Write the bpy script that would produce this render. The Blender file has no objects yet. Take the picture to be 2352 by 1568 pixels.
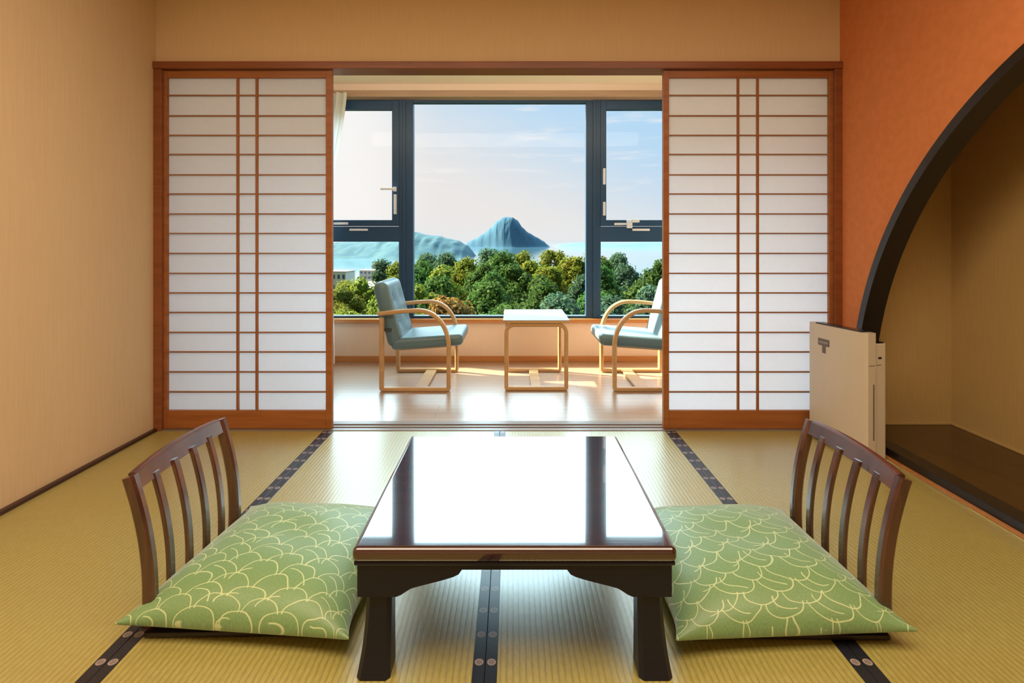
import bpy, bmesh, math, random
from mathutils.geometry import tessellate_polygon
from mathutils import noise as mnoise
from mathutils import Vector, Matrix
from math import sin, cos, pi, radians, sqrt

S = bpy.context.scene
C = S.collection
random.seed(7)

# ------------------------------------------------------------------ camera
EYE = 1.03
FPX = 1250.0
cam = bpy.data.cameras.new('camera'); camo = bpy.data.objects.new('camera', cam); C.objects.link(camo)
camo.location = (0, 0, EYE); camo.rotation_euler = (pi/2, 0, 0)
cam.sensor_width = 36; cam.lens = FPX*36/2352; cam.shift_y = -(784-550)/2352
cam.clip_start = .05; cam.clip_end = 30000
S.camera = camo

# ------------------------------------------------------------------ colour
S.view_settings.view_transform = 'Standard'; S.view_settings.look = 'None'
S.view_settings.gamma = 1; S.view_settings.use_curve_mapping = False
S.view_settings.exposure = 0.0

# ------------------------------------------------------------------ node helper
class NT:
    def __init__(s, tree): s.t = tree; tree.nodes.clear()
    def n(s, typ, **kw):
        nd = s.t.nodes.new(typ)
        for k, v in kw.items():
            if k == 'ins':
                for a, b in v.items():
                    if isinstance(b, bpy.types.NodeSocket): s.t.links.new(b, nd.inputs[a])
                    else: nd.inputs[a].default_value = b
            else: setattr(nd, k, v)
        return nd
    def m(s, op, a, b=None, c=None, clamp=False):
        nd = s.t.nodes.new('ShaderNodeMath'); nd.operation = op; nd.use_clamp = clamp
        for i, v in enumerate((a, b, c)):
            if v is None: continue
            if isinstance(v, bpy.types.NodeSocket): s.t.links.new(v, nd.inputs[i])
            else: nd.inputs[i].default_value = v
        return nd.outputs[0]
    def mix(s, f, a, b):
        nd = s.t.nodes.new('ShaderNodeMix'); nd.data_type = 'RGBA'
        for i, v in ((0, f), (6, a), (7, b)):
            if isinstance(v, bpy.types.NodeSocket): s.t.links.new(v, nd.inputs[i])
            elif i == 0: nd.inputs[0].default_value = v
            else: nd.inputs[i].default_value = (*v, 1)
        return nd.outputs[2]
    def rng(s, v, a, b, c=0., d=1., smooth=True):
        nd = s.t.nodes.new('ShaderNodeMapRange'); nd.interpolation_type = 'SMOOTHSTEP' if smooth else 'LINEAR'
        s.t.links.new(v, nd.inputs[0])
        for i, x in enumerate((a, b, c, d)): nd.inputs[i+1].default_value = x
        return nd.outputs[0]

# ------------------------------------------------------------------ sky
w = bpy.data.worlds.new('sky'); S.world = w; w.use_nodes = True
k = NT(w.node_tree)
tc = k.n('ShaderNodeTexCoord')
sp = k.n('ShaderNodeSeparateXYZ', ins={0: tc.outputs['Generated']})
X_, Y_, Z_ = sp.outputs
t = k.m('ADD', k.m('MULTIPLY', Z_, 2.6), k.m('MULTIPLY', X_, 1.1))
blue = k.rng(t, 0.05, 0.85)
left = k.rng(X_, -.12, -.30)
base = k.mix(blue, (.84, .815, .79), (.46, .70, .92))
base = k.mix(k.m('MULTIPLY', left, .8), base, (.98, .96, .93))
hz = k.rng(Z_, .05, .0)
base = k.mix(k.m('MULTIPLY', hz, .6), base, (.80, .83, .86))
# thin cloud streaks
mp = k.n('ShaderNodeMapping', ins={0: tc.outputs['Generated'], 'Scale': (3.2, 3.2, 26)})
nz = k.n('ShaderNodeTexNoise', ins={'Vector': mp.outputs[0], 'Scale': 2.3, 'Detail': 6, 'Roughness': .6})
cl = k.rng(nz.outputs[0], .52, .80)
cl = k.m('MULTIPLY', cl, k.rng(Z_, .04, .10))
base = k.mix(k.m('MULTIPLY', cl, .75), base, (.93, .91, .89))
# the bright high sky around the sun side, above what the window shows
dt = k.n('ShaderNodeVectorMath', operation='DOT_PRODUCT', ins={0: tc.outputs['Generated'], 1: Vector((-.25, .80, .55)).normalized()})
glow = k.m('MULTIPLY', k.rng(Z_, .255, .33), k.rng(dt.outputs['Value'], .40, .85))
up = k.rng(Z_, .25, .6)
base = k.mix(up, base, (.50, .68, .86))
back = k.rng(Y_, .3, -.3)
base = k.mix(back, base, (.45, .55, .66))
base = k.mix(glow, base, (6.2, 9.2, 10.4))
below = k.rng(Z_, -.002, -.02)
base = k.mix(below, base, (.25, .32, .33))
bg = k.n('ShaderNodeBackground', ins={0: base, 1: 1.0})
k.n('ShaderNodeOutputWorld', ins={0: bg.outputs[0]})

# ------------------------------------------------------------------ sun, room lamp and added balcony fill
def light(name, typ, loc, energy, color, size=1., size_y=None, direction=None):
    l = bpy.data.lights.new(name, typ); l.energy = energy; l.color = color
    if typ == 'AREA':
        l.shape = 'RECTANGLE' if size_y else 'DISK'; l.size = size
        if size_y: l.size_y = size_y
    o = bpy.data.objects.new(name, l); C.objects.link(o); o.location = loc
    if direction: o.rotation_euler = Vector(direction).to_track_quat('-Z', 'Y').to_euler()
    return o
sun = light('sun', 'SUN', (-30, 20, 30), 36, (1, .80, .54), direction=(.88, -.33, -.62)); sun.data.angle = radians(1)
light('ceiling_lamp', 'AREA', (-.08, .65, 2.38), 84, (1, .82, .62), size=3.3, size_y=1.3, direction=(0, 0, -1))
light('balcony_fill', 'AREA', (-.08, 3.12, 2.16), 15, (1, .84, .64), size=3.0, size_y=.16, direction=(0, 1, .10))  # unseen warm fill added above the lintel to brighten the balcony ceiling

# ------------------------------------------------------------------ materials
def mat(name, base=(.5,.5,.5), rough=.5, spec=.5, **kw):
    m = bpy.data.materials.new(name); m.use_nodes = True
    nt = NT(m.node_tree)
    p = nt.n('ShaderNodeBsdfPrincipled')
    o = nt.n('ShaderNodeOutputMaterial', ins={0: p.outputs[0]})
    p.inputs['Base Color'].default_value = (*base, 1); p.inputs['Roughness'].default_value = rough
    p.inputs['Specular IOR Level'].default_value = spec
    for a, b in kw.items(): p.inputs[a.replace('_', ' ')].default_value = b
    return m, nt, p
def objco(nt, scale=(1,1,1), which='Object'):
    tc = nt.n('ShaderNodeTexCoord')
    return nt.n('ShaderNodeMapping', ins={0: tc.outputs[which], 'Scale': scale}).outputs[0]
def link(nt, a, b): nt.t.links.new(a, b)
def bump(nt, p, h, strength, dist=.001):
    b = nt.n('ShaderNodeBump', ins={'Height': h, 'Strength': strength, 'Distance': dist})
    link(nt, b.outputs[0], p.inputs['Normal'])
def wood(name, c1, c2, rough=.4, axis='x', scale=1., spec=.5, **kw):
    m, nt, p = mat(name, c1, rough, spec, **kw)
    s = {'x': (1.5, 22, 22), 'y': (22, 1.5, 22), 'z': (22, 22, 1.5)}[axis]
    v = objco(nt, tuple(q*scale for q in s))
    n1 = nt.n('ShaderNodeTexNoise', ins={'Vector': v, 'Scale': 1.6, 'Detail': 5, 'Roughness': .6, 'Distortion': .4}).outputs[0]
    link(nt, nt.mix(nt.rng(n1, .3, .7), c1, c2), p.inputs['Base Color'])
    bump(nt, p, n1, .15, .0006)
    return m
def plaster(name, c1, c2, kind='paper'):
    m, nt, p = mat(name, c1, .85, .2)
    v = objco(nt, (90, 90, 3) if kind == 'paper' else (14, 14, 14))
    n1 = nt.n('ShaderNodeTexNoise', ins={'Vector': v, 'Scale': 2.0, 'Detail': 3}).outputs[0]
    n2 = nt.n('ShaderNodeTexNoise', ins={'Vector': objco(nt), 'Scale': 220., 'Detail': 2}).outputs[0]
    link(nt, nt.mix(nt.rng(n1, .3, .7), c1, c2), p.inputs['Base Color'])
    bump(nt, p, n2, .35, .0015)
    return m

M = {}
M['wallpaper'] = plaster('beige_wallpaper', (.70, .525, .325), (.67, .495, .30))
M['alcove'] = plaster('beige_wallpaper_shaded', (.52, .36, .145), (.49, .335, .13))  # beige alcove walls with their shadow mixed into the colour
M['orange'] = plaster('orange_plaster', (.66, .225, .080), (.61, .205, .070), 'plaster')
M['ceiling'] = plaster('ceiling_board', (.84, .75, .58), (.82, .73, .56))
M['balcony_wall'] = plaster('pale_wallpaper', (.74, .60, .49), (.72, .58, .47))
M['cedar'] = wood('cedar_wood', (.36, .125, .030), (.28, .090, .020), .42, 'x')
M['cedar_z'] = wood('cedar_wood_upright', (.36, .125, .030), (.28, .090, .020), .42, 'z')
M['lattice'] = wood('lattice_wood', (.33, .16, .08), (.27, .12, .055), .5, 'x')
M['lintel'] = wood('lintel_wood', (.27, .085, .030), (.20, .06, .02), .35, 'x')
M['brownstrip'] = wood('dark_red_strip', (.055, .016, .010), (.04, .012, .008), .35, 'y')
M['oak'] = wood('pale_bent_oak', (.56, .35, .16), (.50, .29, .12), .32, 'x', .6)
M['honey'] = wood('honey_wood', (.50, .22, .07), (.44, .18, .05), .4, 'x')
M['sillwood'] = wood('sill_wood', (.40, .27, .17), (.34, .22, .14), .45, 'x')
M['track'] = wood('grey_track_wood', (.25, .20, .17), (.20, .16, .14), .35, 'x')
M['lacquer'] = wood('rosewood_lacquer', (.040, .011, .012), (.022, .006, .008), .10, 'x', 1.0, .5, Coat_Weight=1.0, Coat_Roughness=.035, Coat_IOR=1.75)
M['lacquer_leg'] = wood('dark_rosewood', (.008, .009, .020), (.006, .007, .016), .32, 'x', 1.0, .35)
M['chairwood'] = wood('red_brown_lacquer', (.10, .028, .020), (.040, .013, .013), .22, 'z', .8, .6, Coat_Weight=.7, Coat_Roughness=.14, Coat_IOR=1.7)
M['board'] = wood('black_brown_board', (.018, .010, .010), (.012, .008, .008), .3, 'x')
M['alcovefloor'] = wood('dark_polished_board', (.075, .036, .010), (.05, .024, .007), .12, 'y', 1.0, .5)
M['blackframe'] = wood('black_lacquer_frame', (.014, .011, .010), (.010, .008, .008), .28, 'y')
M['windowmetal'] = mat('dark_slate_aluminium', (.016, .056, .125), .38, .35)[0]
M['metal'] = mat('satin_steel', (.60, .66, .74), .4, .6)[0]
M['darkmetal'] = mat('dark_steel', (.05, .05, .05), .4)[0]
M['vinyl'] = mat('blue_grey_vinyl', (.105, .185, .215), .36, .6)[0]
M['vinylwhite'] = mat('grey_green_vinyl', (.20, .29, .27), .4, .6)[0]
M['tabletopwhite'] = mat('white_laminate', (.46, .46, .46), .18, .6)[0]
M['plastic'] = mat('ivory_plastic', (.62, .54, .43), .38, .5)[0]
M['plasticdark'] = mat('glossy_black_plastic', (.012, .014, .022), .15, .5)[0]
M['labelgrey'] = mat('grey_print', (.15, .12, .11), .5)[0]
M['badgelight'] = mat('pale_grey_print', (.28, .25, .23), .5)[0]

# planks of the balcony
m, nt, p = mat('balcony_planks', (.3, .18, .1), .3, .5, Coat_Weight=.8, Coat_Roughness=.25, Coat_IOR=2.1)
v = objco(nt)
br = nt.n('ShaderNodeTexBrick', ins={'Vector': v, 'Scale': 1.0, 'Mortar Size': .0012, 'Brick Width': .9, 'Row Height': .075,
          'Color1': (.42, .29, .205, 1), 'Color2': (.375, .26, .185, 1), 'Mortar': (.10, .05, .03, 1)})
n1 = nt.n('ShaderNodeTexNoise', ins={'Vector': objco(nt, (2, 30, 1)), 'Scale': 2.5, 'Detail': 4}).outputs[0]
mx = nt.n('ShaderNodeMix', data_type='RGBA', blend_type='MULTIPLY', ins={0: .35, 6: br.outputs[0], 7: nt.mix(n1, (.6, .6, .6), (1.3, 1.3, 1.3))})
link(nt, mx.outputs[2], p.inputs['Base Color']); M['planks'] = m

# tatami weave: rows run towards the window
m, nt, p = mat('tatami_weave', (.45, .36, .13), .42, .5)
v = objco(nt)
s3 = nt.n('ShaderNodeSeparateXYZ', ins={0: v})
wob = nt.n('ShaderNodeTexNoise', ins={'Vector': objco(nt, (9, 3, 1)), 'Scale': 2., 'Detail': 2}).outputs[0]
u = nt.m('MULTIPLY', nt.m('ADD', s3.outputs[0], nt.m('MULTIPLY', wob, .0045)), 2*pi/.0155)
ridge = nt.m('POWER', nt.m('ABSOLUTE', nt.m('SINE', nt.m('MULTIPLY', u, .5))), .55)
v2 = nt.m('MULTIPLY', s3.outputs[1], 2*pi/.006)
cross = nt.m('ADD', nt.m('MULTIPLY', nt.m('SINE', v2), .5), .5)
h = nt.m('ADD', nt.m('MULTIPLY', ridge, 1.), nt.m('MULTIPLY', cross, .12))
fleck = nt.n('ShaderNodeTexNoise', ins={'Vector': objco(nt, (60, 14, 1)), 'Scale': 3., 'Detail': 4}).outputs[0]
col = nt.mix(nt.rng(fleck, .3, .7), (.385, .320, .075), (.46, .39, .11))
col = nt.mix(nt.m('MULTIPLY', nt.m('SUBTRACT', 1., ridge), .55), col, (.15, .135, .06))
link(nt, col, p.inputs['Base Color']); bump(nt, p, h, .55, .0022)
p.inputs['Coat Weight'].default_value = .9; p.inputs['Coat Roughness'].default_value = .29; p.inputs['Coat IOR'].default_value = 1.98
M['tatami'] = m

# tatami border cloth with round crests
m, nt, p = mat('tatami_border_cloth', (.01, .01, .015), .45, .5)
v = objco(nt)
s3 = nt.n('ShaderNodeSeparateXYZ', ins={0: v})
fy = nt.m('MULTIPLY', nt.m('SUBTRACT', nt.m('FRACT', nt.m('MULTIPLY', s3.outputs[1], 1/.093)), .5), .093/.066)
fx = nt.m('MULTIPLY', s3.outputs[0], 1/.066)
d = nt.m('SQRT', nt.m('ADD', nt.m('MULTIPLY', fx, fx), nt.m('MULTIPLY', fy, fy)))
disc = nt.rng(d, .155, .125)
ringd = nt.rng(nt.m('ABSOLUTE', nt.m('SUBTRACT', d, .135)), .035, .02)
th = nt.m('ARCTAN2', fy, fx)
pet = nt.m('ADD', nt.m('MULTIPLY', nt.m('SINE', nt.m('MULTIPLY', th, 5)), .5), .5)
mk = nt.m('MAXIMUM', ringd, nt.m('MULTIPLY', disc, nt.m('ADD', .45, nt.m('MULTIPLY', pet, .35))))
cl_ = nt.n('ShaderNodeTexNoise', ins={'Vector': v, 'Scale': 300., 'Detail': 1}).outputs[0]
link(nt, nt.mix(mk, (.010, .011, .020), (.34, .27, .25)), p.inputs['Base Color']); bump(nt, p, cl_, .3, .0006)
p.inputs['Coat Weight'].default_value = .4; p.inputs['Coat Roughness'].default_value = .35
M['border'] = m

# cushion cloth: net of overlapping drawn arcs
def cushion_cloth(name, seed):
    m, nt, p = mat(name, (.2, .3, .1), .55, .5)
    tc = nt.n('ShaderNodeTexCoord')
    nzv = nt.n('ShaderNodeTexNoise', ins={'Vector': tc.outputs['UV'], 'Scale': 5.0, 'Detail': 1})
    nz2 = nt.n('ShaderNodeVectorMath', operation='SUBTRACT', ins={0: nzv.outputs['Color'], 1: (.5, .5, .5)})
    nz3 = nt.n('ShaderNodeVectorMath', operation='SCALE', ins={0: nz2.outputs[0], 'Scale': .085})
    ad = nt.n('ShaderNodeVectorMath', operation='ADD', ins={0: tc.outputs['UV'], 1: nz3.outputs[0]})
    s3 = nt.n('ShaderNodeSeparateXYZ', ins={0: ad.outputs[0]})
    U, V = s3.outputs[0], s3.outputs[1]
    W_, H_ = .205, .145       # pitch in cushion widths
    lines = None
    for (ox, oy, r, ph) in ((0, 0, .60, 0), (.5, .5, .60, 1.7), (.22, .30, .52, 3.1)):
        a = nt.m('ADD', nt.m('MULTIPLY', U, 1/W_), ox)
        b = nt.m('ADD', nt.m('MULTIPLY', V, 1/H_), oy)
        ca = nt.m('FLOOR', a); cb = nt.m('FLOOR', b)
        fa = nt.m('SUBTRACT', nt.m('FRACT', a), .5); fb = nt.m('FRACT', b)
        # ellipse arc: centre at cell foot
        dd = nt.m('SQRT', nt.m('ADD', nt.m('MULTIPLY', fa, fa), nt.m('MULTIPLY', nt.m('MULTIPLY', fb, fb), (H_/W_)**2*1.3)))
        hsh = nt.m('FRACT', nt.m('MULTIPLY', nt.m('SINE', nt.m('ADD', nt.m('MULTIPLY', ca, 12.7), nt.m('ADD', nt.m('MULTIPLY', cb, 78.2), ph))), 437.5))
        rr = nt.m('ADD', .40, nt.m('MULTIPLY', hsh, .10))
        ln = nt.rng(nt.m('ABSOLUTE', nt.m('SUBTRACT', dd, rr)), .021, .008)
        # broken pieces: each arc covers part of its sweep
        if ph > 3: ln = nt.m('MULTIPLY', ln, nt.rng(nt.m('MULTIPLY', fa, nt.m('SIGN', nt.m('SUBTRACT', hsh, .5))), -.05, .02))
        lines = ln if lines is None else nt.m('MAXIMUM', lines, ln)
    wv = nt.n('ShaderNodeTexNoise', ins={'Vector': nt.n('ShaderNodeMapping', ins={0: tc.outputs['UV'], 'Scale': (120, 120, 1)}).outputs[0], 'Scale': 1., 'Detail': 3}).outputs[0]
    g = nt.mix(nt.rng(wv, .3, .7), (.150, .285, .105), (.195, .345, .135))
    link(nt, nt.mix(nt.m('MULTIPLY', lines, .85), g, (.60, .70, .38)), p.inputs['Base Color'])
    bump(nt, p, nt.m('ADD', nt.m('MULTIPLY', lines, .6), wv), .35, .001)
    p.inputs['Sheen Weight'].default_value = .5; p.inputs['Sheen Roughness'].default_value = .4
    p.inputs['Coat Weight'].default_value = .35; p.inputs['Coat Roughness'].default_value = .4; p.inputs['Coat IOR'].default_value = 1.7
    return m
M['cushion'] = cushion_cloth('green_arc_brocade', 1)

# shoji paper and curtain: light passes through
def translucent(name, c, frac, fibre):
    m = bpy.data.materials.new(name); m.use_nodes = True; nt = NT(m.node_tree)
    n1 = nt.n('ShaderNodeTexNoise', ins={'Vector': objco(nt, fibre), 'Scale': 1., 'Detail': 4}).outputs[0]
    col = nt.mix(nt.rng(n1, .3, .7), tuple(q*.985 for q in c), c)
    a = nt.n('ShaderNodeBsdfDiffuse', ins={0: col}); b = nt.n('ShaderNodeBsdfTranslucent', ins={0: col})
    mx = nt.n('ShaderNodeMixShader', ins={0: frac, 1: a.outputs[0], 2: b.outputs[0]})
    nt.n('ShaderNodeOutputMaterial', ins={0: mx.outputs[0]})
    return m
M['paper'] = translucent('shoji_paper', (.76, .775, .86), .60, (40, 40, 40))
M['curtain'] = translucent('white_curtain_cloth', (.84, .83, .80), .5, (200, 200, 5))

# window glass
m = bpy.data.materials.new('window_glass'); m.use_nodes = True; nt = NT(m.node_tree)
geo = nt.n('ShaderNodeNewGeometry')
fr = nt.n('ShaderNodeFresnel', ins={0: nt.m('ADD', 1.13, nt.m('MULTIPLY', geo.outputs['Backfacing'], 1/1.13-1.13))})
a = nt.n('ShaderNodeBsdfTransparent'); b = nt.n('ShaderNodeBsdfGlossy', ins={'Roughness': 0.0})
mx = nt.n('ShaderNodeMixShader', ins={0: fr.outputs[0], 1: a.outputs[0], 2: b.outputs[0]})
nt.n('ShaderNodeOutputMaterial', ins={0: mx.outputs[0]}); M['glass'] = m

# outdoors
def leafy(name, c1, c2, c3):
    m, nt, p = mat(name, c1, .8, .08)
    v = objco(nt)
    n1 = nt.n('ShaderNodeTexNoise', ins={'Vector': v, 'Scale': 3., 'Detail': 3}).outputs[0]
    n2 = nt.n('ShaderNodeTexNoise', ins={'Vector': v, 'Scale': .6, 'Detail': 1}).outputs[0]
    c = nt.mix(nt.rng(n1, .35, .65), c1, c2)
    c = nt.mix(nt.rng(n2, .45, .7), c, c3)
    oi = nt.n('ShaderNodeObjectInfo')
    hsv = nt.n('ShaderNodeHueSaturation', ins={'Color': c, 'Value': nt.m('ADD', .85, nt.m('MULTIPLY', oi.outputs['Random'], .5)),
               'Hue': nt.m('ADD', .485, nt.m('MULTIPLY', oi.outputs['Random'], .03))})
    link(nt, hsv.outputs[0], p.inputs['Base Color'])
    tl = nt.n('ShaderNodeBsdfTranslucent', ins={0: hsv.outputs[0]})
    mx = nt.n('ShaderNodeMixShader', ins={0: .4, 1: p.outputs[0], 2: tl.outputs[0]})
    nt.n('ShaderNodeOutputMaterial', ins={0: mx.outputs[0]}, is_active_output=True)
    return m
M['leaf_olive'] = leafy('olive_leaves', (.060, .100, .010), (.11, .14, .016), (.13, .12, .015))
M['leaf_green'] = leafy('deep_green_leaves', (.020, .065, .014), (.05, .105, .018), (.035, .085, .02))
M['leaf_blue'] = leafy('blue_green_leaves', (.028, .075, .050), (.05, .10, .05), (.04, .08, .05))
M['leaf_rust'] = leafy('rusty_leaves', (.15, .085, .02), (.12, .09, .025), (.17, .07, .02))
M['bark'] = wood('tree_bark', (.07, .05, .035), (.04, .03, .02), .9, 'z', .3)
def rocky(name, c1, c2, sc):
    m, nt, p = mat(name, c1, .9, .1)
    n1 = nt.n('ShaderNodeTexNoise', ins={'Vector': objco(nt), 'Scale': sc, 'Detail': 6, 'Roughness': .65}).outputs[0]
    link(nt, nt.mix(nt.rng(n1, .35, .65), c1, c2), p.inputs['Base Color'])
    return m
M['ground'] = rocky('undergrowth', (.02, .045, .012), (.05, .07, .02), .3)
M['hill'] = rocky('hazy_wooded_hill', (.014, .060, .092), (.026, .078, .098), .06)  # headland woods, blue distance haze mixed into the colour
M['island'] = rocky('hazy_wooded_island', (.016, .064, .112), (.022, .074, .122), .02)  # green island painted bluish to stand for the haze in front of it
M['far'] = rocky('far_sea_band', (.045, .10, .135), (.055, .115, .145), .005)
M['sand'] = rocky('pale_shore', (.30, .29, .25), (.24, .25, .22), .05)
M['render_white'] = mat('white_render', (.42, .40, .36), .8)[0]
M['render_grey'] = mat('grey_render', (.20, .22, .23), .8)[0]
m, nt, p = mat('sea_water', (.055, .135, .19), .05, .4)
n1 = nt.n('ShaderNodeTexNoise', ins={'Vector': objco(nt, (.02, .06, 1)), 'Scale': 1., 'Detail': 4}).outputs[0]
bump(nt, p, n1, .25, 1.0); M['sea'] = m

# ------------------------------------------------------------------ mesh helpers
def new_obj(name, bm, m, parent=None, smooth=False, loc=None):
    bmesh.ops.recalc_face_normals(bm, faces=bm.faces)
    me = bpy.data.meshes.new(name); bm.to_mesh(me); bm.free()
    if smooth:
        for q in me.polygons: q.use_smooth = True
        if smooth != 'all':
            try: me.set_sharp_from_angle(angle=radians(40))
            except Exception: pass
    if m: me.materials.append(m)
    o = bpy.data.objects.new(name, me); C.objects.link(o)
    if smooth is True:
        wn = o.modifiers.new('wn', 'WEIGHTED_NORMAL'); wn.keep_sharp = True; wn.weight = 100
    if parent: o.parent = parent
    if loc: o.location = loc
    return o
def thing(name, label, cat, loc=(0,0,0), rz=0, group=None):
    o = bpy.data.objects.new(name, None); C.objects.link(o); o.location = loc; o.rotation_euler = (0, 0, rz)
    o.empty_display_size = .1
    o['label'] = label; o['category'] = cat
    if group: o['group'] = group
    return o
def tag(o, label, cat, group=None):
    o['label'] = label; o['category'] = cat
    if group: o['group'] = group
    return o
def struct(o): o['kind'] = 'structure'; return o
def box(bm, x0, x1, y0, y1, z0, z1, bev=0., seg=2, mtx=None):
    r = bmesh.ops.create_cube(bm, size=1)
    vs = r['verts']
    for v in vs:
        v.co = Vector(((x0+x1)/2 + v.co.x*(x1-x0), (y0+y1)/2 + v.co.y*(y1-y0), (z0+z1)/2 + v.co.z*(z1-z0)))
    if mtx is not None:
        for v in vs: v.co = mtx @ v.co
    if bev > 0:
        es = list({e for v in vs for e in v.link_edges})
        bmesh.ops.bevel(bm, geom=es, offset=bev, segments=seg, affect='EDGES', profile=.5, clamp_overlap=True)
def boxo(name, m, dims, parent=None, bev=.003, seg=2):
    bm = bmesh.new(); box(bm, *dims, bev=bev, seg=seg); return new_obj(name, bm, m, parent, smooth=bev > 0)
def prism(bm, pts, axis, a0, a1):
    """outline pts (2D) extruded along axis: 'x' -> (y,z), 'y' -> (x,z), 'z' -> (x,y)"""
    def P(p, a): return {'x': (a, p[0], p[1]), 'y': (p[0], a, p[1]), 'z': (p[0], p[1], a)}[axis]
    va = [bm.verts.new(P(p, a0)) for p in pts]; vb = [bm.verts.new(P(p, a1)) for p in pts]
    n = len(pts)
    for tri in tessellate_polygon([[Vector((p[0], p[1], 0)) for p in pts]]):
        bm.faces.new([va[i] for i in tri]); bm.faces.new([vb[i] for i in tri[::-1]])
    for i in range(n): bm.faces.new((va[i], vb[i], vb[(i+1) % n], va[(i+1) % n]))
def sweep(bm, path, nrm_side, w, t, closed=False):
    """rectangular bar, rounded a little: path of 3D points, nrm_side = constant side vector, w along the side, t across"""
    path = [Vector(p) for p in path]; side = Vector(nrm_side).normalized(); n = len(path)
    rings = []
    c = min(w, t)*.22
    prof = [(-w/2+c, -t/2), (w/2-c, -t/2), (w/2, -t/2+c), (w/2, t/2-c), (w/2-c, t/2), (-w/2+c, t/2), (-w/2, t/2-c), (-w/2, -t/2+c)]
    for i, p in enumerate(path):
        a = path[i-1] if (i > 0 or closed) else None; b = path[(i+1) % n] if (i < n-1 or closed) else None
        d1 = (p-a).normalized() if a is not None else None; d2 = (b-p).normalized() if b is not None else None
        if d1 is None: d = d2; k_ = 1
        elif d2 is None: d = d1; k_ = 1
        else:
            d = (d1+d2).normalized(); k_ = 1/max(.5, d.dot(d1))
        nn = side.cross(d).normalized()
        rings.append([bm.verts.new(p + side*u + nn*(v*k_)) for u, v in prof])
    m_ = len(prof)
    for i in range(n if closed else n-1):
        A, B = rings[i], rings[(i+1) % n]
        for j in range(m_): bm.faces.new((A[j], A[(j+1) % m_], B[(j+1) % m_], B[j]))
    if not closed:
        bm.faces.new(rings[0][::-1]); bm.faces.new(rings[-1])
def cyl(bm, p0, p1, r, seg=12):
    p0, p1 = Vector(p0), Vector(p1); d = p1-p0
    q = d.to_track_quat('Z', 'Y').to_matrix().to_4x4()
    bmesh.ops.create_cone(bm, cap_ends=True, segments=seg, radius1=r, radius2=r, depth=d.length, matrix=Matrix.Translation((p0+p1)/2) @ q)
def dup(root, loc=None, rz=None, label=None):
    r = root.copy(); C.objects.link(r)
    if loc is not None: r.location = loc
    if rz is not None: r.rotation_euler = (0, 0, rz)
    if label: r['label'] = label
    for ch in list(root.children):
        c = ch.copy(); C.objects.link(c); c.parent = r
        for g in list(ch.children):
            q = g.copy(); C.objects.link(q); q.parent = c
    return r

# ------------------------------------------------------------------ room shell
XL, XR, YB, YF, ZC = -1.93, 1.777, -1.4, 2.93, 2.42     # YF: room face of the shoji wall
YW = 4.60                                                 # window plane
LINT = (1.948, 1.985)
struct(boxo('floor', M['board'], (XL-.1, XR, YB-.1, YF, -.10, -.03), bev=0))
struct(boxo('wall_left', M['wallpaper'], (XL-.1, XL, YB, YF+.05, -.03, ZC), bev=0))
struct(boxo('wall_rear', M['wallpaper'], (XL-.1, XR+.1, YB-.1, YB, -.03, ZC), bev=0))
struct(boxo('ceiling', M['ceiling'], (XL-.1, XR+.7, YB-.1, YF+.12, ZC, ZC+.08), bev=0))
struct(boxo('wall_front', M['wallpaper'], (XL, XR, YF+.02, YF+.12, 1.985, ZC), bev=0))
# wallpaper seam line
struct(boxo('baseboard_left', M['brownstrip'], (XL, XL+.022, YB, YF, 0.0, .014), bev=.002))

# right wall with the half-round alcove opening
CY, CZ, R0, R1 = 1.098, .145, 1.7455, 1.705
a_end = math.asin((0-CZ)/R0)
N = 96
def arc(R, zlow=0.0):
    a0 = pi - math.asin((zlow-CZ)/R); a1 = math.asin((zlow-CZ)/R)
    return [(CY + R*cos(a0+(a1-a0)*i/N), CZ + R*sin(a0+(a1-a0)*i/N)) for i in range(N+1)]  # from rear foot over the top to window foot
ar = arc(R0)
bm = bmesh.new()
outline = [(YB, -.03), (ar[0][0], -.03)] + ar + [(ar[-1][0], -.03), (YF+.12, -.03), (YF+.12, ZC), (YB, ZC)]
prism(bm, outline, 'x', XR, XR+.07)
struct(new_obj('wall_right', bm, M['orange']))
bm = bmesh.new()
inner = arc(R1); outer = arc(R0)
prism(bm, outer + inner[::-1], 'x', XR-.012, XR+.085)
struct(new_obj('trim_4', bm, M['blackframe'], smooth=True))
# alcove interior
XA, YA = 2.345, 2.905
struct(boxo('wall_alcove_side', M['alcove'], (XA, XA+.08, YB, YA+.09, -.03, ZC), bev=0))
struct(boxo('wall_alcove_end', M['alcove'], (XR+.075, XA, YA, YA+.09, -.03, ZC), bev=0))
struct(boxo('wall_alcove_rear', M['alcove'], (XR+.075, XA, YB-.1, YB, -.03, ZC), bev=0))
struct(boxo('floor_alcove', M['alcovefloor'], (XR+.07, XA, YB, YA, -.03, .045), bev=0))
struct(boxo('trim_5', M['blackframe'], (XR-.006, XR+.072, -.60, 2.798, -.0, .047), bev=.004))
struct(boxo('baseboard_right', M['honey'], (XR-.026, XR-.006, YB, YF, 0.0, .012), bev=.002))
bm = bmesh.new(); box(bm, XA-.010, XA, YB, YA, .045, .057, .002); box(bm, XR+.09, XA-.01, YA-.010, YA, .045, .057, .002)
struct(new_obj('baseboard_alcove', bm, M['alcove']))

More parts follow.
